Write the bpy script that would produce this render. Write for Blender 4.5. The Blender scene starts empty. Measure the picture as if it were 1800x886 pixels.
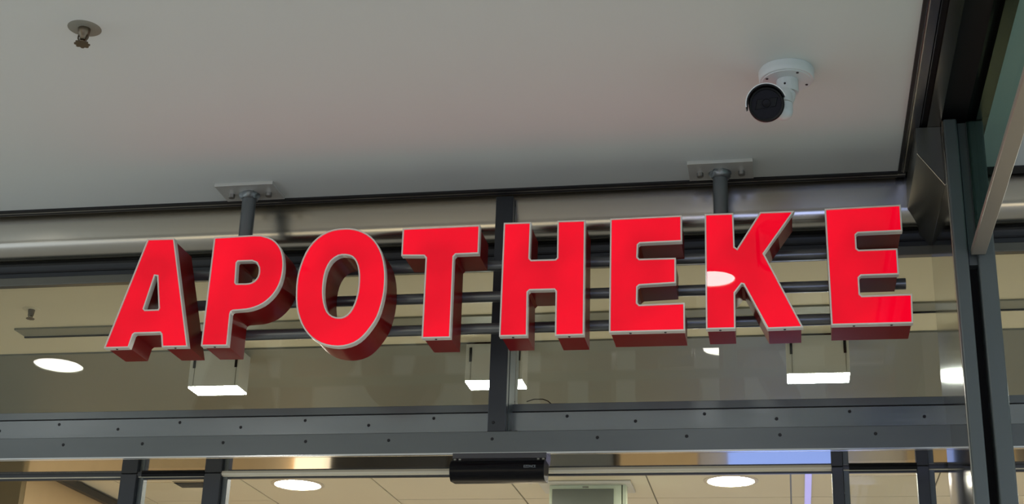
import bpy, bmesh, math, random
from mathutils import Vector, Matrix
from mathutils.geometry import tessellate_polygon

random.seed(7)
CZ = 1.6                      # eye height: every z below is given relative to the lens, the floor is at -1.6
scene = bpy.context.scene
col = scene.collection

# ------------------------------------------------------------------ camera
cam_data = bpy.data.cameras.new('camera')
cam = bpy.data.objects.new('camera', cam_data)
col.objects.link(cam)
Rm = Matrix(((0.98341878, 0.03624208, 0.17769076),
             (0.1785695, -0.36441525, -0.91395539),
             (0.03162958, 0.93053105, -0.36484454)))
cam.matrix_world = Matrix.Translation((0, 0, CZ)) @ Rm.to_4x4()
cam_data.sensor_width = 36.0
cam_data.lens = 2583.82 / 1800 * 36
cam_data.clip_start = 0.02
cam_data.clip_end = 60
scene.camera = cam

# ------------------------------------------------------------------ world, exposure
world = bpy.data.worlds.new('world')
scene.world = world
world.use_nodes = True
bg = world.node_tree.nodes['Background']
bg.inputs[0].default_value = (0.80, 0.90, 1.0, 1)
bg.inputs[1].default_value = 1.30
scene.view_settings.view_transform = 'Standard'
scene.view_settings.look = 'None'
scene.view_settings.exposure = 0.0
scene.view_settings.gamma = 1.0
scene.view_settings.use_curve_mapping = False


# ------------------------------------------------------------------ materials
def new_mat(name):
    m = bpy.data.materials.new(name)
    m.use_nodes = True
    nt = m.node_tree
    return m, nt, nt.nodes['Principled BSDF']


def paint(name, rgb, rough=0.5, metal=0.0, var=0.06, scale=6.0, bump=0.0, stretch=(1, 1, 1), coat=0.0, rvar=0.0, bscale=60, spec=0.5):
    """principled surface whose colour and relief come from object-space noise"""
    m, nt, b = new_mat(name)
    tc = nt.nodes.new('ShaderNodeTexCoord')
    mp = nt.nodes.new('ShaderNodeMapping')
    mp.inputs['Scale'].default_value = stretch
    nt.links.new(tc.outputs['Object'], mp.inputs['Vector'])
    n = nt.nodes.new('ShaderNodeTexNoise')
    n.inputs['Scale'].default_value = scale
    n.inputs['Detail'].default_value = 5
    nt.links.new(mp.outputs[0], n.inputs['Vector'])
    mix = nt.nodes.new('ShaderNodeMixRGB')
    mix.inputs[1].default_value = (*[c * (1 - var) for c in rgb], 1)
    mix.inputs[2].default_value = (*[min(1, c * (1 + var)) for c in rgb], 1)
    nt.links.new(n.outputs[0], mix.inputs[0])
    nt.links.new(mix.outputs[0], b.inputs['Base Color'])
    b.inputs['Roughness'].default_value = rough
    b.inputs['Metallic'].default_value = metal
    b.inputs['Coat Weight'].default_value = coat
    b.inputs['Specular IOR Level'].default_value = spec
    b.inputs['Coat Roughness'].default_value = 0.06
    if rvar:
        mr = nt.nodes.new('ShaderNodeMapRange')
        mr.inputs[3].default_value = rough - rvar
        mr.inputs[4].default_value = rough + rvar
        nt.links.new(n.outputs[0], mr.inputs[0])
        nt.links.new(mr.outputs[0], b.inputs['Roughness'])
    if bump:
        n2 = nt.nodes.new('ShaderNodeTexNoise')
        n2.inputs['Scale'].default_value = bscale
        n2.inputs['Detail'].default_value = 3
        nt.links.new(mp.outputs[0], n2.inputs['Vector'])
        bp = nt.nodes.new('ShaderNodeBump')
        bp.inputs['Strength'].default_value = bump
        bp.inputs['Distance'].default_value = 0.002
        nt.links.new(n2.outputs[0], bp.inputs['Height'])
        nt.links.new(bp.outputs[0], b.inputs['Normal'])
    return m


def glow(name, rgb, strength):
    m, nt, b = new_mat(name)
    b.inputs['Base Color'].default_value = (*rgb, 1)
    b.inputs['Emission Color'].default_value = (*rgb, 1)
    b.inputs['Emission Strength'].default_value = strength
    return m


def glass(name, tint, ior=1.45, even=None):
    m = bpy.data.materials.new(name)
    m.use_nodes = True
    nt = m.node_tree
    nt.nodes.clear()
    out = nt.nodes.new('ShaderNodeOutputMaterial')
    tr = nt.nodes.new('ShaderNodeBsdfTransparent')
    tr.inputs[0].default_value = (*tint, 1)
    gl = nt.nodes.new('ShaderNodeBsdfGlossy')
    gl.inputs['Roughness'].default_value = 0.0
    fr = nt.nodes.new('ShaderNodeFresnel')
    fr.inputs[0].default_value = ior
    mx = nt.nodes.new('ShaderNodeMixShader')
    if even is None:
        nt.links.new(fr.outputs[0], mx.inputs[0])
    else:
        mx.inputs[0].default_value = even
    nt.links.new(tr.outputs[0], mx.inputs[1])
    nt.links.new(gl.outputs[0], mx.inputs[2])
    nt.links.new(mx.outputs[0], out.inputs[0])
    return m


M = {}
M['ceil'] = paint('white_painted_ceiling', (0.665, 0.70, 0.67), 0.75, var=0.02, scale=1.2, bump=0.08, bscale=160)
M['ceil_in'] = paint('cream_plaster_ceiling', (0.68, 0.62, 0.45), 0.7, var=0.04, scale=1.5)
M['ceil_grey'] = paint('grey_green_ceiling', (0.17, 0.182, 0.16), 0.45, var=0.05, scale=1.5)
M['tile'] = paint('cream_ceiling_tile', (0.76, 0.71, 0.55), 0.8, var=0.03, scale=3, bump=0.1, bscale=200)
M['stainless'] = paint('brushed_stainless', (0.42, 0.40, 0.345), 0.20, 1.0, var=0.04, scale=5, stretch=(1, 1, 60))
M['stainless_satin'] = paint('satin_stainless', (0.50, 0.48, 0.42), 0.36, 1.0, var=0.06, scale=5, stretch=(1, 1, 30), rvar=0.04)
M['polished'] = paint('polished_stainless', (0.52, 0.50, 0.45), 0.10, 1.0, var=0.03, scale=3)
M['polished_dark'] = paint('polished_bronze_tone_steel', (0.24, 0.215, 0.185), 0.22, 1.0, var=0.06, scale=4)
M['soffit'] = paint('mirror_steel_soffit', (0.50, 0.47, 0.40), 0.06, 1.0, var=0.03, scale=3)
M['chrome'] = paint('bright_steel_edge', (0.80, 0.80, 0.80), 0.15, 1.0, var=0.02)
M['grey_metal'] = paint('grey_blue_steel', (0.145, 0.16, 0.162), 0.30, 0.75, var=0.05, scale=4, stretch=(1, 1, 12), rvar=0.05)
M['grey_fascia'] = paint('grey_anodised_fascia', (0.28, 0.30, 0.31), 0.20, 0.9, var=0.05, scale=4, stretch=(1, 1, 25), rvar=0.05)
M['dark_metal'] = paint('dark_grey_steel', (0.045, 0.05, 0.056), 0.35, 0.5, var=0.08, scale=5)
M['post_metal'] = paint('painted_grey_post', (0.105, 0.125, 0.125), 0.33, 0.4, var=0.05, scale=4)
M['gusset'] = paint('grey_brown_steel_sheet', (0.15, 0.15, 0.13), 0.33, 0.7, var=0.05, scale=4)
M['channel'] = paint('dark_violet_grey_channel', (0.09, 0.088, 0.095), 0.25, 0.8, var=0.1, scale=3, stretch=(6, 1, 1))
M['black'] = paint('black_rubber', (0.006, 0.006, 0.007), 0.6, var=0.1)
M['void'] = paint('black_matt_recess', (0.004, 0.004, 0.004), 0.9, var=0.1)
M['beam'] = paint('beige_lacquered_rail', (0.30, 0.27, 0.22), 0.35, 0.3, var=0.05, scale=3)
M['pale_strip'] = paint('pale_cream_strip', (0.74, 0.70, 0.55), 0.5, var=0.03)
M['bolt'] = paint('zinc_bolt', (0.32, 0.31, 0.29), 0.35, 0.9, var=0.05)
M['screw'] = paint('dark_screw_head', (0.02, 0.02, 0.022), 0.4, 0.5, var=0.1)
M['tube'] = paint('grey_painted_tube', (0.16, 0.175, 0.18), 0.3, 0.6, var=0.05, scale=5)
M['plate'] = paint('galvanised_plate', (0.56, 0.56, 0.52), 0.28, 0.3, var=0.08, scale=14)
M['weld'] = paint('rough_weld', (0.22, 0.24, 0.24), 0.4, 0.8, var=0.3, scale=60, bump=0.5, bscale=120)
M['return'] = paint('dark_red_letter_side', (0.22, 0.008, 0.008), 0.30, 0.0, var=0.06, scale=8, coat=0.0, spec=0.05)
M['trim'] = paint('cream_letter_edge', (0.76, 0.72, 0.64), 0.30, 0.0, var=0.04, scale=10, coat=0.3)
M['white_plastic'] = paint('white_camera_shell', (0.62, 0.66, 0.66), 0.35, 0.0, var=0.02)
M['black_gloss'] = paint('black_glossy_plastic', (0.004, 0.004, 0.005), 0.22, 0.0, var=0.1, spec=0.15)
M['black_glass'] = paint('black_lens_glass', (0.003, 0.003, 0.004), 0.35, 0.0, var=0.1, spec=0.15)
M['dark_ring'] = paint('dark_lens_ring', (0.008, 0.009, 0.010), 0.45, 0.0, var=0.1, spec=0.15)
M['brass'] = paint('dull_brass', (0.16, 0.13, 0.09), 0.35, 0.9, var=0.2, scale=60)
M['olive'] = paint('olive_grey_escutcheon', (0.24, 0.235, 0.19), 0.6, var=0.06)
M['lamp_white'] = paint('white_lamp_housing', (0.66, 0.66, 0.60), 0.45, var=0.02)
M['flange'] = paint('cream_lamp_flange', (0.66, 0.60, 0.48), 0.5, var=0.02)
M['track'] = paint('grey_ceiling_track', (0.24, 0.24, 0.19), 0.5, 0.1, var=0.05)
M['wood'] = paint('tan_wall_panel', (0.50, 0.36, 0.19), 0.5, var=0.08, scale=2, stretch=(6, 6, 1))
M['brown'] = paint('brown_wall_panel', (0.20, 0.15, 0.07), 0.5, var=0.08, scale=2, stretch=(1, 1, 8))
M['wall_in'] = paint('cream_wall', (0.62, 0.55, 0.42), 0.8, var=0.04)
M['floor_in'] = paint('light_floor_tiles', (0.68, 0.63, 0.54), 0.5, var=0.06, scale=2)
M['floor_out'] = paint('arcade_stone_floor', (0.50, 0.48, 0.45), 0.45, var=0.08, scale=2)
M['wall_out'] = paint('arcade_wall', (0.20, 0.19, 0.17), 0.7, var=0.05)
M['sign_white'] = paint('pale_green_white_frame', (0.60, 0.68, 0.52), 0.5, var=0.02)
M['sign_grey'] = paint('grey_sign_panel', (0.13, 0.15, 0.125), 0.35, var=0.04)
M['text'] = paint('pale_grey_print', (0.20, 0.22, 0.24), 0.5, var=0.02)
M['glass'] = glass('transom_glass', (0.94, 0.95, 0.91), 1.5)
M['glass_clear'] = glass('clear_glass', (0.95, 0.96, 0.95), 1.4)
M['glass_green'] = glass('green_tinted_glass', (0.56, 0.67, 0.63), even=0.05)
M['lens'] = glow('lit_lamp_lens', (1.0, 0.96, 0.84), 105)
M['lens_cool'] = glow('cool_lit_lens', (0.93, 1.0, 0.98), 80)
M['lens_out'] = glow('arcade_lamp_lens', (1.0, 0.97, 0.92), 26)
M['lilac'] = glow('lilac_light_line', (0.42, 0.40, 0.85), 0.62)
M['shop'] = glow('lit_shop_window', (1.0, 0.86, 0.62), 1.5)  # warm glow for unseen panels added opposite and inside
M['blue_window'] = glow('bluish_lit_shop_window', (0.42, 0.52, 1.0), 4.5)
M['blue_screen'] = glow('blue_advert_screen', (0.26, 0.40, 1.0), 0.85)


def red_face():
    """back-lit red acrylic: even red with the slight unevenness of the lamps behind it, glossy front"""
    m, nt, b = new_mat('lit_red_acrylic')
    tc = nt.nodes.new('ShaderNodeTexCoord')
    n = nt.nodes.new('ShaderNodeTexNoise')
    n.inputs['Scale'].default_value = 7
    n.inputs['Detail'].default_value = 1
    nt.links.new(tc.outputs['Object'], n.inputs['Vector'])
    mr = nt.nodes.new('ShaderNodeMapRange')
    mr.inputs[1].default_value = 0.3
    mr.inputs[2].default_value = 0.7
    mr.inputs[3].default_value = 0.70
    mr.inputs[4].default_value = 0.98
    nt.links.new(n.outputs[0], mr.inputs[0])
    nt.links.new(mr.outputs[0], b.inputs['Emission Strength'])
    b.inputs['Base Color'].default_value = (0.2, 0.002, 0.006, 1)
    b.inputs['Emission Color'].default_value = (0.92, 0.0, 0.019, 1)
    b.inputs['Roughness'].default_value = 0.015
    b.inputs['IOR'].default_value = 1.42
    return m


M['red'] = red_face()


# ------------------------------------------------------------------ helpers
def wloc(o):
    v = Vector((0, 0, 0))
    while o is not None:
        v = v + o.location
        o = o.parent
    return v


def obj(name, bm, mat, parent=None, smooth=False, bevel=0.0, origin=None, seg=2):
    """link one bmesh (world coordinates, z relative to the lens) as one object"""
    bmesh.ops.recalc_face_normals(bm, faces=bm.faces)
    me = bpy.data.meshes.new(name)
    o = bpy.data.objects.new(name, me)
    base = wloc(parent) if parent else Vector(origin) + Vector((0, 0, CZ)) if origin else Vector((0, 0, 0))
    bmesh.ops.translate(bm, verts=bm.verts, vec=Vector((0, 0, CZ)) - base)
    bm.to_mesh(me)
    bm.free()
    me.materials.append(M[mat])
    if smooth:
        for p in me.polygons:
            p.use_smooth = True
    col.objects.link(o)
    if parent:
        o.parent = parent
    elif origin:
        o.location = base
    if bevel:
        md = o.modifiers.new('bevel', 'BEVEL')
        md.width = bevel
        md.segments = seg
        md.limit_method = 'ANGLE'
        for p in me.polygons:
            p.use_smooth = True
        me.set_sharp_from_angle(angle=math.radians(35)) if hasattr(me, 'set_sharp_from_angle') else None
    elif smooth and hasattr(me, 'set_sharp_from_angle'):
        me.set_sharp_from_angle(angle=math.radians(40))
    return o


def thing(name, label, cat, loc, group=None):
    o = bpy.data.objects.new(name, None)
    col.objects.link(o)
    o.location = (loc[0], loc[1], loc[2] + CZ)
    o.empty_display_size = 0.05
    return tag(o, label, cat, group)


def tag(o, label, cat, group=None):
    o['label'] = label
    o['category'] = cat
    if group:
        o['group'] = group
    return o


def struct(o, label=None):
    o['kind'] = 'structure'
    if label:
        o['label'] = label
    return o


def box(x0, x1, y0, y1, z0, z1, bm=None):
    bm = bm or bmesh.new()
    v = [bm.verts.new((x, y, z)) for x in (x0, x1) for y in (y0, y1) for z in (z0, z1)]
    for f in ((0, 1, 3, 2), (4, 6, 7, 5), (0, 4, 5, 1), (2, 3, 7, 6), (0, 2, 6, 4), (1, 5, 7, 3)):
        bm.faces.new([v[i] for i in f])
    return bm


def extrude_x(prof, x0, x1, bm=None):
    """closed (y, z) outline swept from x0 to x1"""
    bm = bm or bmesh.new()
    a = [bm.verts.new((x0, y, z)) for y, z in prof]
    b = [bm.verts.new((x1, y, z)) for y, z in prof]
    n = len(prof)
    for i in range(n):
        j = (i + 1) % n
        bm.faces.new((a[i], a[j], b[j], b[i]))
    bm.faces.new(a)
    bm.faces.new(b[::-1])
    return bm


def extrude_y(prof, y0, y1, bm=None):
    bm = bm or bmesh.new()
    a = [bm.verts.new((x, y0, z)) for x, z in prof]
    b = [bm.verts.new((x, y1, z)) for x, z in prof]
    n = len(prof)
    for i in range(n):
        j = (i + 1) % n
        bm.faces.new((a[i], a[j], b[j], b[i]))
    bm.faces.new(a)
    bm.faces.new(b[::-1])
    return bm


def lathe(prof, at, axis=(0, 0, 1), seg=32, bm=None, a0=0.0, a1=2 * math.pi):
    """(radius, height) profile turned about an axis through 'at'"""
    bm = bm or bmesh.new()
    q = Vector((0, 0, 1)).rotation_difference(Vector(axis).normalized())
    rings = []
    full = abs(a1 - a0 - 2 * math.pi) < 1e-6
    cnt = seg if full else seg + 1
    for r, h in prof:
        if r < 1e-7:
            rings.append([bm.verts.new(Vector(at) + q @ Vector((0, 0, h)))])
        else:
            rings.append([bm.verts.new(Vector(at) + q @ Vector((r * math.cos(a0 + (a1 - a0) * k / seg), r * math.sin(a0 + (a1 - a0) * k / seg), h))) for k in range(cnt)])
    for p, s in zip(rings, rings[1:]):
        for k in range(seg):
            l = (k + 1) % cnt
            if len(p) == 1 and len(s) == 1:
                continue
            if len(p) == 1:
                bm.faces.new((p[0], s[k], s[l]))
            elif len(s) == 1:
                bm.faces.new((p[k], s[0], p[l]))
            else:
                bm.faces.new((p[k], s[k], s[l], p[l]))
    return bm


def tube(p0, p1, r, seg=20, bm=None):
    p0, p1 = Vector(p0), Vector(p1)
    L = (p1 - p0).length
    return lathe([(0, 0), (r, 0), (r, L), (0, L)], p0, p1 - p0, seg, bm)


def path_tube(pts, r, seg=8, bm=None):
    bm = bm or bmesh.new()
    pts = [Vector(p) for p in pts]
    rings = []
    for i, p in enumerate(pts):
        t = (pts[min(i + 1, len(pts) - 1)] - pts[max(i - 1, 0)]).normalized()
        q = Vector((0, 0, 1)).rotation_difference(t)
        rings.append([bm.verts.new(p + q @ Vector((r * math.cos(2 * math.pi * k / seg), r * math.sin(2 * math.pi * k / seg), 0))) for k in range(seg)])
    for a, b in zip(rings, rings[1:]):
        for k in range(seg):
            bm.faces.new((a[k], a[(k + 1) % seg], b[(k + 1) % seg], b[k]))
    bm.faces.new(rings[0])
    bm.faces.new(rings[-1])
    return bm


def dup_child(src, parent, offset):
    c = src.copy()
    col.objects.link(c)
    c.parent = parent
    c.location = offset
    return c


# ------------------------------------------------------------------ arcade shell
H = 1.45
YG = 3.345                                       # plane of the transom glass
struct(obj('ceiling', box(-6, 0.2815, -5, 3.213, H, H + 0.12), 'ceil'), 'smooth white painted arcade ceiling in front of the shop')
struct(obj('ceiling', box(0.455, 4, -5, 3.213, H, H + 0.12), 'ceil'), 'white arcade ceiling on the far side of the glass partition')
struct(obj('floor', box(-6, 4, -6, 3.4, -1.7, -1.6), 'floor_out'))
wall = struct(obj('wall_back', box(-6, 4, -6.1, -6, -1.6, 1.6), 'wall_out'))
for x0, x1, mt in ((-5.6, -4.6, 'shop'), (-3.9, -2.2, 'shop'), (-1.6, -0.9, 'shop'), (-0.34, 0.75, 'blue_window'), (1.5, 3.4, 'shop')):
    obj('shop_window', box(x0, x1, -6.0, -5.97, -1.3, 0.95), mt, wall)  # unseen glowing panels, added for the steel to mirror and as fill light

# shadow gap and bright line where the ceiling meets the shop front
struct(obj('trim_1', box(-6, 0.2815, 3.213, 3.226, H - 0.004, H + 0.02), 'black'), 'black shadow strip along the ceiling edge')
t2 = struct(obj('trim_2', box(-6, 0.30, 3.226, 3.232, H - 0.003, H + 0.02), 'stainless_satin'), 'thin steel line between two black strips')
struct(obj('trim_3', box(-6, 0.30, 3.232, 3.244, H - 0.003, H + 0.02), 'black'), 'black strip above the steel header')
struct(obj('trim_3', box(-6, 0.2815, 3.2445, 3.2475, H - 0.002, H + 0.12), 'beam'), 'beige reveal strip behind the black line')  # added reflector: keeps the top of the steel band from mirroring black
struct(obj('trim_3', box(0.455, 4, 3.213, 3.249, H - 0.004, H + 0.02), 'black'), 'black strip along the far ceiling edge')

# header of the shop front: steel face, curved lower lip, black gasket, grey frame
X0, X1 = -5.0, 3.2
lip = [(3.262, 1.62), (3.262, 1.495), (3.290, 1.400)]            # the band leans out towards its top
for k in range(1, 13):
    a = k / 12 * math.pi / 2
    lip.append((3.290 + 0.057 * (1 - math.cos(a)), 1.400 - 0.053 * math.sin(a)))
lip += [(3.40, 1.346), (3.40, 1.62)]
struct(obj('trim_4', extrude_x(lip, X0, X1), 'stainless', smooth=True), 'brushed stainless header band with a curved lower edge')
struct(obj('trim_5', box(X0, X1, 3.350, 3.37, 1.300, 1.347), 'dark_metal'), 'dark gasket channel under the header band')
struct(obj('trim_5', box(X0, X1, 3.346, 3.351, 1.327, 1.3315), 'black'), 'black rubber line in the gasket channel')
struct(obj('trim_6', box(X0, X1, 3.332, 3.3535, 1.286, 1.3085), 'gusset', bevel=0.0015), 'grey upper frame of the transom glazing')

# transom glass, one pane per bay
struct(obj('window_1', box(-5.0, -0.672, YG, YG + 0.008, 0.93, 1.29), 'glass'), 'transom pane left of the mullion')
struct(obj('window_2', box(-0.632, 0.36, YG, YG + 0.008, 0.93, 1.29), 'glass'), 'transom pane right of the mullion')
struct(obj('window_3', box(0.44, 3.2, YG, YG + 0.008, 0.93, 1.29), 'glass'), 'transom pane beyond the corner post')

# fascia under the glass
struct(obj('trim_7', box(X0, X1, 3.332, 3.40, 0.9215, 0.9403), 'grey_metal', bevel=0.001), 'grey sill strip below the transom glass')
struct(obj('trim_8', box(X0, X1, 3.336, 3.40, 0.914, 0.9215), 'black'), 'black joint under the sill strip')
fasc = struct(obj('trim_9', box(X0, X1, 3.312, 3.40, 0.8025, 0.9140), 'grey_fascia', bevel=0.001), 'grey metal upper fascia with two rows of screws')
rail = struct(obj('trim_10', box(X0, X1, 3.25, 3.44, 0.8015, 0.853), 'grey_metal', bevel=0.0012), 'grey door header box with a row of screws')
struct(obj('trim_11', box(X0, X1, 3.2465, 3.256, 0.7985, 0.8025), 'chrome'), 'bright lower edge of the door header')
struct(obj('trim_12', box(X0, X1, 3.256, 3.408, 0.798, 0.8012), 'soffit'), 'polished steel underside of the door header')
for xa, xb, mt, lb in ((X0, -1.381, 'dark_metal', 'dark sliding door track over the leaf at the far side'), (-1.381, 0.1045, 'pale_strip', 'pale strip over the open doorway'),
                       (0.1045, X1, 'dark_metal', 'dark sliding door track over the leaf at the corner post')):
    struct(obj('trim_13', box(xa, xb, 3.408, 3.4150, 0.7930, 0.80), mt), lb)
struct(obj('trim_13', box(X0, X1, 3.4152, 3.4200, 0.7910, 0.80), 'pale_strip'), 'pale strip of the sliding door track')
struct(obj('trim_13', box(X0, X1, 3.4202, 3.4280, 0.7866, 0.80), 'dark_metal'), 'lower dark lip of the sliding door track')

sc0 = None
for px, pz in ((-1.980, 0.9055), (-1.8175, 0.931), (-1.6554, 0.9033), (-1.4914, 0.9331), (-1.3291, 0.9056), (-1.1631, 0.9319), (-0.9998, 0.9077), (-0.8368, 0.935),
               (-0.5095, 0.9392), (-0.3456, 0.9071), (-0.1831, 0.9375), (-0.0165, 0.9072), (0.1505, 0.9356), (0.3168, 0.9057), (0.48, 0.93)):
    px, pz = px * 3.312 / 3.38, (0.903 if pz > 0.92 else 0.8885)
    if sc0 is None:
        sc0 = obj('screw', lathe([(0, -0.0015), (0.003, -0.0015), (0.0040, 0), (0.0040, 0.001)], (0, 0, -CZ), (0, 1, 0), 12), 'screw', None, smooth=True)
        sc0.parent = fasc
        sc0.location = (px, 3.312, pz + CZ)
    else:
        dup_child(sc0, fasc, (px, 3.312, pz + CZ))
for px in (-1.9344, -1.7293, -1.5241, -1.3186, -1.1131, -0.9105, -0.6638, -0.4193, -0.2167, -0.0096, 0.1979):
    dup_child(sc0, rail, (px, 3.25, 0.835 + CZ))

# mullion in front of the fascia: dark front plate with a groove and a paler side
mul = struct(obj('trim_14', box(-0.676, -0.6335, 3.25, 3.275, 0.853, 1.445), 'dark_metal', bevel=0.0012), 'dark steel mullion between the two transom panes')
obj('groove', box(-0.676, -0.6355, 3.275, 3.281, 0.853, 1.445), 'void', mul)
obj('side_web', box(-0.676, -0.633, 3.281, 3.39, 0.853, 1.6), 'post_metal', mul)
obj('weld_bead', lathe([(0, -0.004), (0.005, -0.002), (0.007, 0.002), (0.003, 0.006), (0, 0.007)], (-0.628, 3.285, 0.858), (0, 0, 1), 12), 'weld', mul, smooth=True)
obj('weld_bead', lathe([(0, -0.004), (0.006, -0.002), (0.009, 0.002), (0.003, 0.005), (0, 0.006)], (-0.617, 3.300, 0.862), (0, 0, 1), 12), 'weld', mul, smooth=True)
dup_child(sc0, mul, (-0.6625, 3.25, 0.874 + CZ)).data = sc0.data

# door leaves under the header: dark vertical stiles
def door(name, x0, x1, label):
    bm = bmesh.new()
    d = struct(obj(name, box(x0, x1, 3.4045, 3.432, -1.6, 0.7975), 'dark_metal', bevel=0.0015), label)
    obj('edge_strip', box(x1, x1 + 0.013, 3.418, 3.442, -1.6, 0.7975), 'post_metal', d, bevel=0.001)
    return d

d1 = door('door_1', -1.6437, -1.6008, 'dark stile of the sliding door at the far side wall')
door('door_2', -1.4221, -1.3777, 'dark stile at the open edge of the sliding door')
door('door_3', 0.1041, 0.1305, 'dark stile beside the open doorway towards the corner post')
door('door_4', 0.2938, 0.3208, 'dark stile next to the corner post')
for a, b, n in ((-1.588, -1.4221, 'door_1'), (0.1437, 0.2938, 'door_3')):
    dr = struct(obj(n, box(a, b, 3.4035, 3.4075, 0.7905, 0.7975), 'void'), 'black top rail of a sliding door leaf')
    obj('pane', box(a, b, 3.420, 3.426, -1.5, 0.7800), 'glass_clear', dr)

# ------------------------------------------------------------------ corner post and partition
post = thing('corner_post', 'tall grey steel corner post with a polished side and a black slot', 'post', (0.40, 2.95, -1.6))
obj('front_profile', box(0.3600, 0.388, 2.95, 3.02, -1.6, 1.449), 'post_metal', post, bevel=0.004, seg=3)
obj('polished_side', box(0.3575, 0.364, 2.956, 3.36, -1.6, 1.449), 'polished', post, bevel=0.0015)
obj('slot', box(0.364, 0.436, 3.00, 3.36, -1.6, 1.449), 'void', post)
obj('filler_panel', box(0.3915, 0.420, 2.975, 3.01, 1.12, 1.449), 'post_metal', post, bevel=0.001)
obj('rear_profile', box(0.408, 0.444, 2.965, 3.36, -1.6, 1.449), 'post_metal', post, bevel=0.004, seg=3)
g = thing('header_bracket', 'grey sheet steel bracket box with a slanted underside beside the corner post', 'bracket', (0.33, 2.985, 1.45))
obj('casing', extrude_y([(0.3045, 1.449), (0.3575, 1.449), (0.3575, 1.309), (0.3045, 1.386)], 2.987, 3.36), 'gusset', g, bevel=0.0008)
obj('edge_seam', tube((0.3045, 2.986, 1.386), (0.3575, 2.986, 1.309), 0.0010, 8), 'stainless', g)

beam = thing('partition_rail', 'beige lacquered rail of the glass partition running to the corner post', 'rail', (0.41, 2.95, 1.148))
obj('profile', box(0.3945, 0.4245, -2.0, 2.962, 1.138, 1.151), 'beam', beam, bevel=0.0015)
struct(obj('window_4', box(0.409, 0.415, -2.0, 2.965, 1.151, 1.449), 'glass_green'), 'greenish partition glass above the beige rail')

def strip(n, x0, x1, z, m, label):
    struct(obj(n, box(x0, x1, -5, 3.215, z, H + 0.10), m), label)

strip('trim_15', 0.2815, 0.2885, H - 0.006, 'black', 'black edge strip at the side of the white ceiling')
strip('trim_16', 0.2885, 0.3130, H - 0.002, 'channel', 'dark violet grey channel beside the white ceiling')
strip('trim_17', 0.2930, 0.2950, H - 0.0055, 'stainless_satin', 'thin bright line along the ceiling channel')
strip('trim_18', 0.3130, 0.3300, H + 0.012, 'void', 'black groove between the ceiling channels')
strip('trim_19', 0.3165, 0.3185, H + 0.004, 'channel', 'thin rib in the black groove')
strip('trim_20', 0.3300, 0.3570, H - 0.001, 'polished_dark', 'brownish steel band along the ceiling channel')
strip('trim_21', 0.3570, 0.4300, H + 0.03, 'void', 'deep black recess above the partition')
strip('trim_22', 0.4300, 0.4550, H - 0.001, 'polished_dark', 'brown band behind the partition glass')

# ------------------------------------------------------------------ pharmacy interior
struct(obj('ceiling', box(-5, 3.2, 3.47, 4.402, H, H + 0.1), 'ceil_in'), 'cream ceiling strip just inside the shop front')
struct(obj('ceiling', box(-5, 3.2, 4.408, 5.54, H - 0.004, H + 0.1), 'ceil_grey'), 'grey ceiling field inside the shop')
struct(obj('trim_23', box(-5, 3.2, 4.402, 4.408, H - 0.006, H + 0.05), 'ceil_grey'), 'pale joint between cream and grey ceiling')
tc_ = struct(obj('ceiling', box(-5, 3.2, 5.54, 9.5, H + 0.006, H + 0.1), 'sign_grey'), 'tiled cream ceiling deep inside the shop')
ti = 0
for j in range(5):
    for i in range(9):
        x0 = -3.70 + i * 0.62
        y0 = 5.54 + j * 0.62
        dz = random.uniform(-0.0008, 0.0008)
        o = obj('ceiling_tile', box(x0 + 0.0035, x0 + 0.6165, y0 + 0.0035, y0 + 0.6165, H + dz, H + 0.0065), 'tile', tc_)
struct(obj('ceiling', box(-5, 3.2, 8.64, 9.5, H, H + 0.02), 'tile'), 'plain cream ceiling at the back of the shop')
struct(obj('floor', box(-5, 3.2, 3.4, 9.5, -1.7, -1.6), 'floor_in'))
wb = struct(obj('wall_back', box(-5, 3.2, 9.5, 9.6, -1.6, 1.5), 'wall_in'))
for x0, x1, z0, z1, mt in ((-4.9, -3.3, -1.6, 1.0, 'wood'), (-3.25, -3.05, -1.6, 1.0, 'shop'), (-3.0, -2.2, -1.6, 1.0, 'dark_metal'), (-2.15, -1.75, -1.6, 1.0, 'wall_out'),
                           (-1.7, -1.6, -1.6, 1.0, 'shop'), (-1.55, -1.1, -1.6, 1.0, 'grey_metal'), (-1.05, -0.55, -1.6, 1.0, 'wood'), (0.75, 1.4, -1.6, 1.0, 'wood'), (1.5, 3.0, -1.6, 1.0, 'brown')):
    obj('cabinet_front', box(x0, x1, 9.3, 9.5, z0, z1), mt, wb)  # unseen coloured panels, some glowing, added as patches for the soffit to mirror
obj('screen', box(-0.36, 0.34, 9.3, 9.5, -1.5, 0.5), 'blue_screen', wb)  # unseen blue glow added to put a blue patch in the soffit reflection
struct(obj('wall_right', box(3.2, 3.3, 3.4, 9.5, -1.6, 1.6), 'wall_in'))
wl = struct(obj('wall_left', box(-5.1, -3.27, 5.87, 9.5, -1.6, H - 0.03), 'wood'), 'tan panelled wall inside the shop')
struct(obj('wall_left', box(-5.1, -3.272, 5.83, 5.87, -1.6, H), 'brown'), 'brown end panel of the shop wall')
struct(obj('baseboard_left', box(-3.30, -3.245, 5.87, 9.5, H - 0.045, H - 0.012), 'dark_metal'), 'dark cornice strip between tan wall and ceiling')
struct(obj('wall_left', box(-5.1, -5.0, 3.4, 5.9, -1.6, 1.5), 'wall_in'))

# ceiling track crossing behind the letters
tk = thing('ceiling_track', 'long flat grey track fixed to the cream ceiling behind the transom glass', 'track', (-1, 4.17, 1.45))
obj('channel', box(-2.43, 3.0, 4.135, 4.205, H - 0.006, H), 'track', tk, bevel=0.001)
obj('edge', box(-2.43, 3.0, 4.205, 4.211, H - 0.010, H), 'void', tk)


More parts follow.
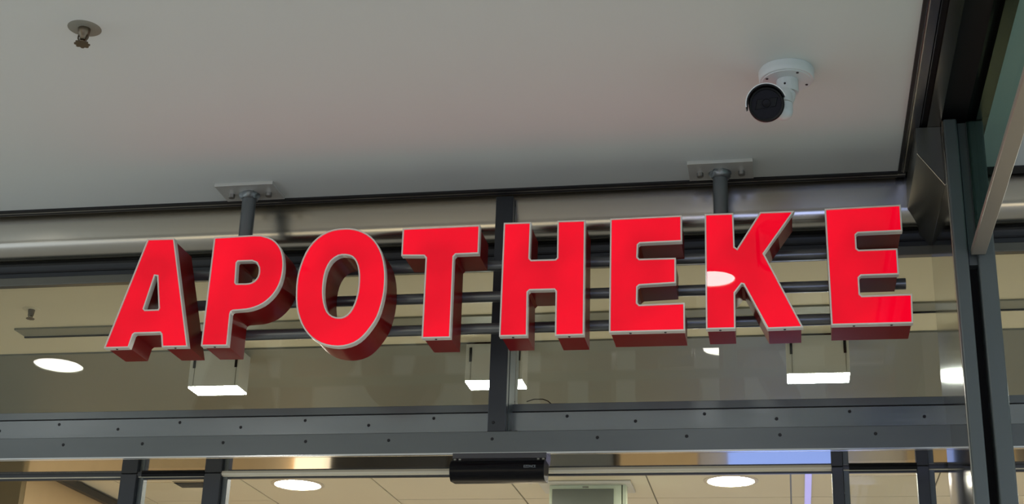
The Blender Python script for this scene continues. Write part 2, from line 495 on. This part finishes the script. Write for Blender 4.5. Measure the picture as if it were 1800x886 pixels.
def downlight(x, y, r, mat, label, group=None, fl='flange', wide=1.18):
    t = thing('downlight', label, 'lamp', (x, y, H), group)
    obj('flange', lathe([(r, 0.004), (r, -0.004), (r * 1.03, -0.006), (r * wide, -0.003), (r * wide, 0.0)], (x, y, H), (0, 0, 1), 48), fl, t, smooth=True)
    obj('lens', lathe([(0, -0.0035), (r * 0.7, -0.0035), (r, -0.002)], (x, y, H), (0, 0, 1), 48), mat, t, smooth=True)
    return t

downlight(-2.222, 6.43, 0.105, 'lens', 'round lit downlight in the cream tiles towards the tan wall', 'downlights in the tiled ceiling')
downlight(-0.238, 6.43, 0.101, 'lens', 'round lit downlight in the cream tiles beside the lilac light line', 'downlights in the tiled ceiling')
# unseen lamps added to the shop ceiling to light the place
for i, (x, y) in enumerate(((1.76, 6.43), (-2.2, 8.6), (-0.24, 8.6), (1.76, 8.6), (-2.3, 5.75), (-1.3, 5.75), (-0.4, 5.75), (0.9, 5.75), (2.2, 5.75))):
    downlight(x, y, 0.10, 'lens', 'round lit downlight further back in the shop ceiling', 'downlights out of view')
for x, y, r, lab in ((-0.183, 2.17, 0.063, 'small round arcade downlight whose reflection sits on the stem of the letter K'),
                     (-2.47, 2.17, 0.080, 'round arcade downlight mirrored in the transom glass below the end of the ceiling track'),
                     (-4.3, 1.9, 0.11, None), (2.2, 1.0, 0.11, None), (-2.3, 0.1, 0.11, None), (-0.3, -0.6, 0.11, None),
                     (-2.3, -2.2, 0.11, None), (-0.3, -2.8, 0.11, None), (2.2, -1.5, 0.11, None), (-4.3, -1.5, 0.11, None)):
    downlight(x, y, r, 'lens_out', lab or 'round lit downlight in the arcade ceiling behind the viewer', None if lab else 'arcade downlights out of view', 'lamp_white', 1.1)  # lamps without their own label are added out of view as light sources

# boxy wall washers hanging at the joint of the two ceilings
for i, (x0, x1, lab) in enumerate(((-1.93, -1.757, 'white box lamp with a lit underside below the letter P'),
                                   (-0.995, -0.809, 'white box lamp with a lit underside behind the dark mullion'),
                                   (0.014, 0.204, 'white box lamp with a lit underside below the letter K and the last E'),
                                   (1.03, 1.22, 'white box lamp beyond the corner post'))):
    t = thing('box_lamp', lab, 'lamp', ((x0 + x1) / 2, 4.45, H), 'box lamps on the shop ceiling')
    obj('housing', box(x0, x1, 4.402, 4.495, 1.322, H), 'lamp_white', t, bevel=0.001)
    obj('diffuser', box(x0 + 0.002, x1 - 0.002, 4.404, 4.493, 1.3175, 1.3225), 'lens_cool', t)
    for xs in (x0 + 0.012, x1 - 0.016):
        obj('slot', box(xs, xs + 0.008, 4.3985, 4.4025, 1.385, 1.432), 'void', t)
        obj('seam', box(xs + 0.005, xs + 0.0065, 4.4005, 4.4025, 1.325, 1.386), 'track', t)

# lilac light line, hanging sign, air grille
lil = thing('light_line', 'narrow lilac light line running into the shop along the tiled ceiling', 'lamp', (0.10, 7, 1.45))
obj('profile', box(0.078, 0.112, 6.0, 9.0, H - 0.004, H + 0.001), 'lamp_white', lil)
obj('diffuser', box(0.0815, 0.1085, 6.0, 9.0, H - 0.006, H - 0.0035), 'lilac', lil)
sg = thing('hanging_sign', 'pale green-white framed grey panel hanging from the tiled ceiling', 'sign', (-0.87, 6.40, 1.45))
obj('ceiling_plate', box(-1.09, -0.675, 6.40, 6.62, H - 0.012, H - 0.001), 'lamp_white', sg, bevel=0.003)
obj('frame', box(-1.045, -0.72, 6.44, 6.50, 1.10, H - 0.012), 'sign_white', sg, bevel=0.003)
obj('panel', box(-1.030, -0.755, 6.432, 6.441, 1.12, 1.4185), 'sign_grey', sg, bevel=0.001)
obj('slot', box(-0.895, -0.868, 6.437, 6.441, 1.4255, 1.4305), 'olive', sg)
obj('side_stay', box(-0.715, -0.700, 6.44, 6.50, 1.10, H - 0.012), 'sign_white', sg)
gr = thing('air_grille', 'dark slotted air grille in the cream tiles behind the door stile', 'vent', (-2.7, 6.38, 1.45))
obj('frame', box(-2.80, -2.56, 6.34, 6.46, H - 0.005, H - 0.001), 'track', gr)
for k in range(7):
    obj('slat', box(-2.795, -2.565, 6.347 + k * 0.0155, 6.354 + k * 0.0155, H - 0.009, H - 0.0045), 'void', gr)
obj('clip', tube((-2.668, 6.45, H - 0.03), (-2.668, 6.45, H - 0.004), 0.003, 8), 'void', gr)


# ------------------------------------------------------------------ the sign
GLY = {
'A':[ [(-1.4699,1.2749),(-1.4027,1.2738),(-1.3368,1.0031),(-1.4002,1.0039),(-1.4057,1.0351),(-1.4089,1.0387),(-1.4708,1.0385),(-1.4744,1.0355),(-1.4813,1.0045),(-1.5432,1.0045)],[(-1.4392,1.1802),(-1.4338,1.1792),(-1.4202,1.0999),(-1.4214,1.0967),(-1.4531,1.0965),(-1.4559,1.0994)] ],
'P':[ [(-1.3030,1.2723),(-1.2034,1.2741),(-1.1803,1.2708),(-1.1588,1.2625),(-1.1424,1.2479),(-1.1316,1.2294),(-1.1257,1.2061),(-1.1242,1.1812),(-1.1271,1.1567),(-1.1354,1.1343),(-1.1485,1.1159),(-1.1656,1.1014),(-1.1852,1.0927),(-1.2052,1.0884),(-1.2363,1.0868),(-1.2402,1.0847),(-1.2416,1.0802),(-1.2411,1.0029),(-1.3051,1.0039)],[(-1.2368,1.2084),(-1.2024,1.2082),(-1.1914,1.2036),(-1.1850,1.1919),(-1.1838,1.1758),(-1.1885,1.1634),(-1.1990,1.1554),(-1.2119,1.1536),(-1.2348,1.1540),(-1.2374,1.1567),(-1.2394,1.2050)] ],
'O':[ [(-0.9824,1.2820),(-0.9610,1.2795),(-0.9393,1.2714),(-0.9191,1.2577),(-0.9025,1.2380),(-0.8894,1.2118),(-0.8817,1.1820),(-0.8788,1.1546),(-0.8787,1.1235),(-0.8827,1.0928),(-0.8907,1.0624),(-0.9040,1.0381),(-0.9211,1.0158),(-0.9406,1.0012),(-0.9662,0.9940),(-0.9924,0.9947),(-1.0193,1.0022),(-1.0432,1.0173),(-1.0621,1.0388),(-1.0757,1.0642),(-1.0848,1.0934),(-1.0889,1.1267),(-1.0894,1.1620),(-1.0844,1.1934),(-1.0744,1.2249),(-1.0591,1.2503),(-1.0375,1.2694),(-1.0112,1.2800)],[(-0.9772,1.2143),(-0.9616,1.2094),(-0.9511,1.1964),(-0.9443,1.1764),(-0.9415,1.1490),(-0.9426,1.1218),(-0.9476,1.0968),(-0.9573,1.0760),(-0.9697,1.0656),(-0.9828,1.0637),(-0.9974,1.0676),(-1.0105,1.0795),(-1.0191,1.1010),(-1.0233,1.1245),(-1.0240,1.1518),(-1.0205,1.1792),(-1.0107,1.2006),(-0.9944,1.2130)] ],
'T':[ [(-0.8457,1.2753),(-0.6644,1.2763),(-0.6642,1.2063),(-0.7175,1.2059),(-0.7218,1.2009),(-0.7205,1.0080),(-0.7864,1.0082),(-0.7876,1.2007),(-0.7916,1.2054),(-0.8451,1.2077)] ],
'H':[ [(-0.6092,1.2792),(-0.5463,1.2784),(-0.5469,1.1911),(-0.5431,1.1867),(-0.4892,1.1862),(-0.4853,1.1899),(-0.4860,1.2786),(-0.4225,1.2781),(-0.4217,1.0060),(-0.4861,1.0059),(-0.4869,1.1098),(-0.4898,1.1133),(-0.5447,1.1137),(-0.5489,1.1096),(-0.5475,1.0076),(-0.6107,1.0078)] ],
'E':[ [(-0.3662,1.2789),(-0.2066,1.2800),(-0.2065,1.2175),(-0.2995,1.2165),(-0.3036,1.2127),(-0.3047,1.1841),(-0.3007,1.1800),(-0.2205,1.1793),(-0.2210,1.1198),(-0.3007,1.1171),(-0.3047,1.1134),(-0.3054,1.0773),(-0.3010,1.0725),(-0.2023,1.0740),(-0.2023,1.0099),(-0.3672,1.0103)] ],
'K':[ [(-0.1560,1.2808),(-0.0930,1.2805),(-0.0919,1.2003),(-0.0872,1.1965),(-0.0351,1.2803),(0.0396,1.2798),(-0.0289,1.1819),(0.0482,1.0100),(-0.0270,1.0091),(-0.0753,1.1117),(-0.0790,1.1126),(-0.0936,1.0935),(-0.0945,1.0114),(-0.1575,1.0116)] ],
'F':[ [(0.1044,1.2819),(0.2663,1.2843),(0.2659,1.2221),(0.1727,1.2216),(0.1682,1.2175),(0.1683,1.1866),(0.1721,1.1829),(0.2528,1.1829),(0.2526,1.1229),(0.1738,1.1230),(0.1694,1.1185),(0.1695,1.0821),(0.1735,1.0778),(0.2767,1.0786),(0.2745,1.0130),(0.1061,1.0133)] ],

}
YF, YB = 3.023, 3.138


def offset(loop, d):
    """mitred offset, positive = to the left of the walking direction"""
    n = len(loop)
    out = []
    for i in range(n):
        p0, p1, p2 = Vector(loop[i - 1]), Vector(loop[i]), Vector(loop[(i + 1) % n])
        a = (p1 - p0).normalized()
        b = (p2 - p1).normalized()
        na, nb = Vector((-a.y, a.x)), Vector((-b.y, b.x))
        m = (na + nb)
        m.normalize()
        k = max(0.35, m.dot(na))
        out.append(tuple(p1 + m * d / k))
    return out


def area(loop):
    return 0.5 * sum(loop[i - 1][0] * loop[i][1] - loop[i][0] * loop[i - 1][1] for i in range(len(loop)))


def smooth_loop(loop):
    """round the curve of bowls: one pass of corner-keeping subdivision"""
    n = len(loop)
    out = []
    for i in range(n):
        p0, p1, p2, p3 = (Vector(loop[(i + k) % n]) for k in (-1, 0, 1, 2))
        a = (p1 - p0).angle(p2 - p1, 0)
        b = (p2 - p1).angle(p3 - p2, 0)
        out.append(tuple(p1))
        if 0.08 < a < 0.62 and 0.08 < b < 0.62:
            out.append(tuple((-p0 + 9 * p1 + 9 * p2 - p3) / 16))
    return out


def ring(bm, lo, yo, li, yi):
    a = [bm.verts.new((x, yo, z)) for x, z in lo]
    b = [bm.verts.new((x, yi, z)) for x, z in li]
    for i in range(len(a)):
        j = (i + 1) % len(a)
        bm.faces.new((a[i], a[j], b[j], b[i]))


def cap(bm, loops, y):
    tri = tessellate_polygon([[Vector((x, z, 0)) for x, z in lp] for lp in loops])
    vs = [bm.verts.new((x, y, z)) for lp in loops for x, z in lp]
    for t in tri:
        try:
            bm.faces.new([vs[i] for i in t])
        except ValueError:
            pass


ORDER = (('A', 'A', 'lit red letter A with cream edging, first letter of the pharmacy sign'),
         ('P', 'P', 'lit red letter P with cream edging, second letter of the pharmacy sign'),
         ('O', 'O', 'lit red oval letter O with cream edging between P and T'),
         ('T', 'T', 'lit red letter T with cream edging just before the dark mullion'),
         ('H', 'H', 'lit red letter H with cream edging in front of the dark mullion'),
         ('E', 'E', 'lit red letter E with cream edging between H and K'),
         ('K', 'K', 'lit red letter K carrying a white lamp reflection on its stem'),
         ('F', 'E', 'lit red letter E with cream edging closing the word, beside the corner post'))
for key, ch, lab in ORDER:
    loops = []
    for li, lp in enumerate(GLY[key]):
        if key in 'OP':
            lp = smooth_loop(lp)
        ar = area(lp)
        if (li == 0 and ar < 0) or (li > 0 and ar > 0):
            lp = lp[::-1]          # outer anticlockwise, holes clockwise: left is always into the letter
        loops.append(lp)
    cx = sum(p[0] for p in loops[0]) / len(loops[0])
    t = thing('sign_letter', lab, 'letter', (cx, 3.065, 1.0), 'letters of the pharmacy sign')
    W = 0.0036
    inn = [offset(l, W) for l in loops]
    bm = bmesh.new()
    for l, i2 in zip(loops, inn):
        o1 = offset(l, 0.0007)
        ring(bm, l, YF + 0.0008, o1, YF)          # softened outer arris
        i1 = offset(l, W - 0.0006)
        ring(bm, o1, YF, i1, YF)
        ring(bm, i1, YF, i2, YF + 0.0035)
        ring(bm, l, YF + 0.0008, l, YF + 0.0175)  # edge band down the side
        ring(bm, l, YF + 0.0175, offset(l, 0.0035), YF + 0.0175)
    bmesh.ops.remove_doubles(bm, verts=bm.verts, dist=0.00001)
    obj('edging', bm, 'trim', t)
    bm = bmesh.new()
    cap(bm, inn, YF + 0.0022)
    obj('face', bm, 'red', t)
    bm = bmesh.new()
    back = [offset(l, 0.0028) for l in loops]
    for l in back:
        ring(bm, l, YF + 0.016, l, YB)
    cap(bm, back, YB)
    bmesh.ops.remove_doubles(bm, verts=bm.verts, dist=0.00001)
    obj('return', bm, 'return', t, smooth=True)
    # little screws in the underside of the edging
    lp = loops[0]
    n = len(lp)
    for i in range(n):
        p, q = lp[i], lp[(i + 1) % n]
        L = math.hypot(q[0] - p[0], q[1] - p[1])
        if abs(q[1] - p[1]) < 0.1 * L and min(p[1], q[1]) < 1.02 and L > 0.03:
            spots = (0.28, 0.74) if L > 0.1 else (0.48,)
            for s in spots:
                obj('screw', lathe([(0, -0.0014), (0.0022, -0.0014), (0.003, 0), (0.003, 0.001)], (p[0] + (q[0] - p[0]) * s, YF + 0.009, p[1] + (q[1] - p[1]) * s), (0, 0, 1), 10), 'screw', t)

fr = thing('tube_mount', 'grey painted tube frame carrying the red letters, hung from the ceiling on two posts', 'frame', (-0.6, 3.12, 1.2))
for z, xa, xb in ((1.2250, -1.40, 0.264), (1.1480, -1.42, 0.276), (1.0700, -1.42, 0.264)):
    obj('crossbar', tube((xa, 3.152, z), (xb, 3.152, z), 0.0128), 'tube', fr, smooth=True)
for x in (-1.2800, -0.1255):
    obj('hanger_post', tube((x, 3.159, 1.066), (x, 3.159, 1.442), 0.0172, 28), 'tube', fr, smooth=True)
    bm = bmesh.new()
    rg = []
    for k in range(28):
        a = 2 * math.pi * k / 28
        r1 = 0.0245 + random.uniform(-0.003, 0.003)
        zz = 1.4345 + random.uniform(-0.0015, 0.0015)
        rg.append([(0.0165, 1.424), (0.021, 1.4265 + random.uniform(-0.0015, 0.0015)), (r1, zz), (r1 - 0.001, 1.442)])
        rg[-1] = [bm.verts.new((x + r * math.cos(a), 3.159 + r * math.sin(a), z)) for r, z in rg[-1]]
    for k in range(28):
        for j in range(3):
            bm.faces.new((rg[k][j], rg[(k + 1) % 28][j], rg[(k + 1) % 28][j + 1], rg[k][j + 1]))
    obj('weld_collar', bm, 'weld', fr, smooth=True)
    x0, x1 = (x - 0.0735, x + 0.0765)
    pl = obj('ceiling_plate', box(x0, x1, 3.106, 3.200, 1.4415, H), 'plate', fr, bevel=0.0008)
    for bx in (x0 + 0.027, x1 - 0.027):
        b = obj('bolt', lathe([(0, -0.010), (0.0068, -0.010), (0.0078, -0.009), (0.0078, 0)], (bx, 3.158, 1.4415), (0, 0, 1), 24), 'bolt', pl, smooth=True)

# ------------------------------------------------------------------ bullet camera on the ceiling
cx, cy = 0.0305, 2.697
cc = thing('security_camera', 'white bullet security camera with a black front hanging from the white ceiling', 'camera', (cx, cy, H))
obj('base', lathe([(0.0, -0.0245), (0.0490, -0.0245), (0.0495, -0.0228), (0.0530, -0.0222), (0.0552, -0.0195), (0.0558, -0.012), (0.0558, -0.0022), (0.0548, -0.0016), (0.0548, 0)], (cx, cy, H), (0, 0, 1), 64), 'white_plastic', cc, smooth=True)
for a in (22, 118, 205, 300):
    obj('screw', lathe([(0, -0.0256), (0.0026, -0.0256), (0.0030, -0.0245), (0.003, -0.02)], (cx + 0.043 * math.cos(math.radians(a)), cy + 0.043 * math.sin(math.radians(a)), H), (0, 0, 1), 10), 'screw', cc)
obj('neck', lathe([(0.0, -0.052), (0.0215, -0.052), (0.0222, -0.049), (0.0222, -0.0245)], (cx + 0.001, cy - 0.002, H), (0, 0, 1), 40), 'white_plastic', cc, smooth=True)
obj('neck_screw', lathe([(0, 0), (0.0022, 0), (0.0022, 0.002), (0, 0.002)], (cx - 0.004, cy - 0.0250, H - 0.040), (0, 1, 0), 10), 'screw', cc)
obj('yoke', lathe([(0.0, -0.022), (0.0212, -0.021), (0.0225, -0.010), (0.0222, 0.0), (0, 0.0)], (cx - 0.004, cy - 0.004, H - 0.0515), (0.28, 0.1, 1), 40), 'white_plastic', cc, smooth=True)
obj('knuckle', lathe([(0, -0.056), (0.010, -0.0545), (0.0165, -0.049), (0.0195, -0.040), (0.0200, -0.020), (0.0200, 0.0)], (cx - 0.010, cy - 0.018, 1.388), (-0.02, 0.05, 1), 40), 'white_plastic', cc, smooth=True)
obj('knuckle_seam', lathe([(0.0200, -0.0008), (0.0204, 0), (0.0200, 0.0008)], (cx - 0.010, cy - 0.0195, 1.364), (-0.02, 0.05, 1), 40), 'track', cc, smooth=True)
bc = Vector((-0.0110, 2.60, 1.3275))                      # centre of the front glass
ax = (Vector((0.06, 0.15, 0.30)) - bc).normalized()       # looks down towards the passers-by
q = Vector((0, 0, 1)).rotation_difference(ax)
obj('body', lathe([(0, -0.120), (0.026, -0.119), (0.030, -0.112), (0.0315, -0.02), (0.0322, -0.010), (0.0322, 0.0)], bc, ax, 56), 'white_plastic', cc, smooth=True)
obj('front_ring', lathe([(0.0335, -0.012), (0.0345, -0.008), (0.0347, 0.003), (0.0325, 0.006), (0.029, 0.005), (0.0285, 0.0)], bc, ax, 56), 'dark_ring', cc, smooth=True)
obj('front_glass', lathe([(0, 0.001), (0.029, 0.001)], bc, ax, 56), 'black_glass', cc)
# raised lens plate and lens
bm = bmesh.new()
u = q @ Vector((1, 0, 0))
v = ax.cross(u)
right = Vector((1, 0, 0)) - ax * ax.x
right.normalize()
up = right.cross(ax)
if up.z < 0:
    up = -up
pts = []
for a, b in ((-0.022, -0.010), (0.018, -0.0045), (0.0225, 0.013), (-0.0175, 0.0105)):
    pts.append((a, b))
lo = [bm.verts.new(bc + right * a + up * b + ax * 0.001) for a, b in pts]
hi = [bm.verts.new(bc + right * a * 0.96 + up * b * 0.96 + ax * 0.0028) for a, b in pts]
bm.faces.new(hi)
for i in range(4):
    bm.faces.new((lo[i], lo[(i + 1) % 4], hi[(i + 1) % 4], hi[i]))
obj('lens_plate', bm, 'dark_ring', cc, bevel=0.0006)
obj('lens', lathe([(0.0105, 0.0028), (0.0105, 0.0042), (0.0085, 0.0042), (0.0075, 0.003), (0.004, 0.0034), (0, 0.0036)], bc + up * 0.002, ax, 36), 'black_glass', cc, smooth=True)
# half-round sun shield over the body
ang = math.atan2((up.dot(v)), (up.dot(u)))
sc_ = bc + up * 0.0012 - right * 0.0008
obj('sun_shield', lathe([(0.0352, -0.105), (0.0375, -0.103), (0.0397, 0.016), (0.0378, 0.016), (0.0352, -0.105)], sc_, ax, 48, a0=ang - 1.25, a1=ang + 1.72), 'white_plastic', cc, smooth=True)
obj('shield_lining', lathe([(0.0350, -0.10), (0.0377, 0.0158), (0.0350, 0.0158), (0.0340, -0.10), (0.0350, -0.10)], sc_, ax, 48, a0=ang - 1.23, a1=ang + 1.70), 'dark_ring', cc, smooth=True)


# ------------------------------------------------------------------ sprinklers
def sprinkler(x, y, s, label, esc='olive'):
    t = thing('sprinkler', label, 'sprinkler', (x, y, H))
    obj('escutcheon', lathe([(0, -0.0015), (0.030 * s, -0.0015), (0.033 * s, 0)], (x, y, H), (0, 0, 1), 40), esc, t, smooth=True)
    obj('body', lathe([(0.0, -0.028 * s), (0.006 * s, -0.026 * s), (0.0075 * s, -0.018 * s), (0.0115 * s, -0.014 * s), (0.0125 * s, -0.004 * s), (0.0125 * s, 0)], (x, y, H), (0, 0, 1), 20), 'brass', t, smooth=True)
    for sg_ in (-1, 1):
        obj('arm', path_tube([(x + sg_ * 0.0095 * s, y, H - 0.010 * s), (x + sg_ * 0.0105 * s, y, H - 0.022 * s), (x + sg_ * 0.004 * s, y, H - 0.034 * s)], 0.0017 * s), 'brass', t, smooth=True)
    obj('bulb', tube((x, y, H - 0.033 * s), (x, y, H - 0.02 * s), 0.002 * s, 10), 'bolt', t, smooth=True)
    bm = bmesh.new()
    n = 24
    top, bot = [], []
    for k in range(n):
        r = (0.0155 if k % 3 else 0.0118) * s
        a = 2 * math.pi * k / n
        top.append(bm.verts.new((x + r * math.cos(a), y + r * math.sin(a), H - 0.0345 * s)))
        bot.append(bm.verts.new((x + r * math.cos(a), y + r * math.sin(a), H - 0.0368 * s)))
    for k in range(n):
        bm.faces.new((top[k], top[(k + 1) % n], bot[(k + 1) % n], bot[k]))
    bm.faces.new(top)
    bm.faces.new(bot)
    obj('deflector', bm, 'brass', t)
    return t

sprinkler(-1.336, 2.352, 1.0, 'small brass sprinkler head on an olive disc in the white arcade ceiling')
sprinkler(-2.281, 3.965, 0.85, 'small dark sprinkler head on the cream ceiling seen through the transom glass', 'ceil_in')

# ------------------------------------------------------------------ door sensor
ds = thing('door_sensor', 'black rounded motion sensor mounted under the middle of the door header', 'sensor', (-0.638, 3.21, 0.80))
obj('mounting_plate', extrude_x([(3.235, 0.7985), (3.235, 0.786), (3.226, 0.777), (3.285, 0.777), (3.30, 0.7985)], -0.752, -0.5335), 'channel', ds, bevel=0.0008)
prof = []
for k in range(13):
    a = math.radians(200 - 0 * k) if 0 else math.radians(100 + k * (150 / 12))
    prof.append((3.225 + 0.028 * math.cos(a), 0.7525 + 0.0255 * math.sin(a)))
prof += [(3.262, 0.733), (3.268, 0.776)]
obj('housing', extrude_x(prof, -0.7475, -0.5345), 'black_gloss', ds, smooth=True)
for xx in (-0.7495, -0.5345):
    obj('end_cap', extrude_x([(y + (0.0006 if y < 3.23 else -0.0006), z) for y, z in prof], xx, xx + 0.002), 'dark_ring', ds)
for xx in (-0.745, -0.7335, -0.552, -0.5405):
    obj('clip', box(xx, xx + 0.005, 3.2195, 3.2225, 0.7785, 0.7815), 'track', ds)
obj('indicator', lathe([(0, 0), (0.0048, 0)], (-0.569, 3.2335, 0.7262), (0, 0.1, -1), 16), 'bolt', ds)
cu = bpy.data.curves.new('print', 'FONT')
cu.body = 'EZDNCE'
cu.size = 0.0085
cu.space_character = 1.05
to = bpy.data.objects.new('print_source', cu)
col.objects.link(to)
bpy.context.view_layer.update()
me = bpy.data.meshes.new_from_object(to.evaluated_get(bpy.context.evaluated_depsgraph_get()))
bpy.data.objects.remove(to)
pr = bpy.data.objects.new('printed_name', me)
col.objects.link(pr)
me.materials.append(M['text'])
pr.parent = ds
me.transform(Matrix.Rotation(math.radians(90 + 7), 4, 'X'))
w_ = max(v.co.x for v in me.vertices)
pr.scale = (0.0275 / w_, 1, 0.95)
base = wloc(ds)
pr.location = Vector((-0.5785, 3.1966, 0.7545 + CZ)) - base

# loose cable end on the sill beside the mullion
cb = obj('cable', path_tube([(-0.618, 3.432, 0.974), (-0.600, 3.430, 0.979), (-0.578, 3.430, 0.979), (-0.565, 3.430, 0.974), (-0.556, 3.430, 0.966)], 0.0013), 'black', None, smooth=True)
tag(cb, 'short black cable end lying on the sill strip beside the dark mullion', 'cable')
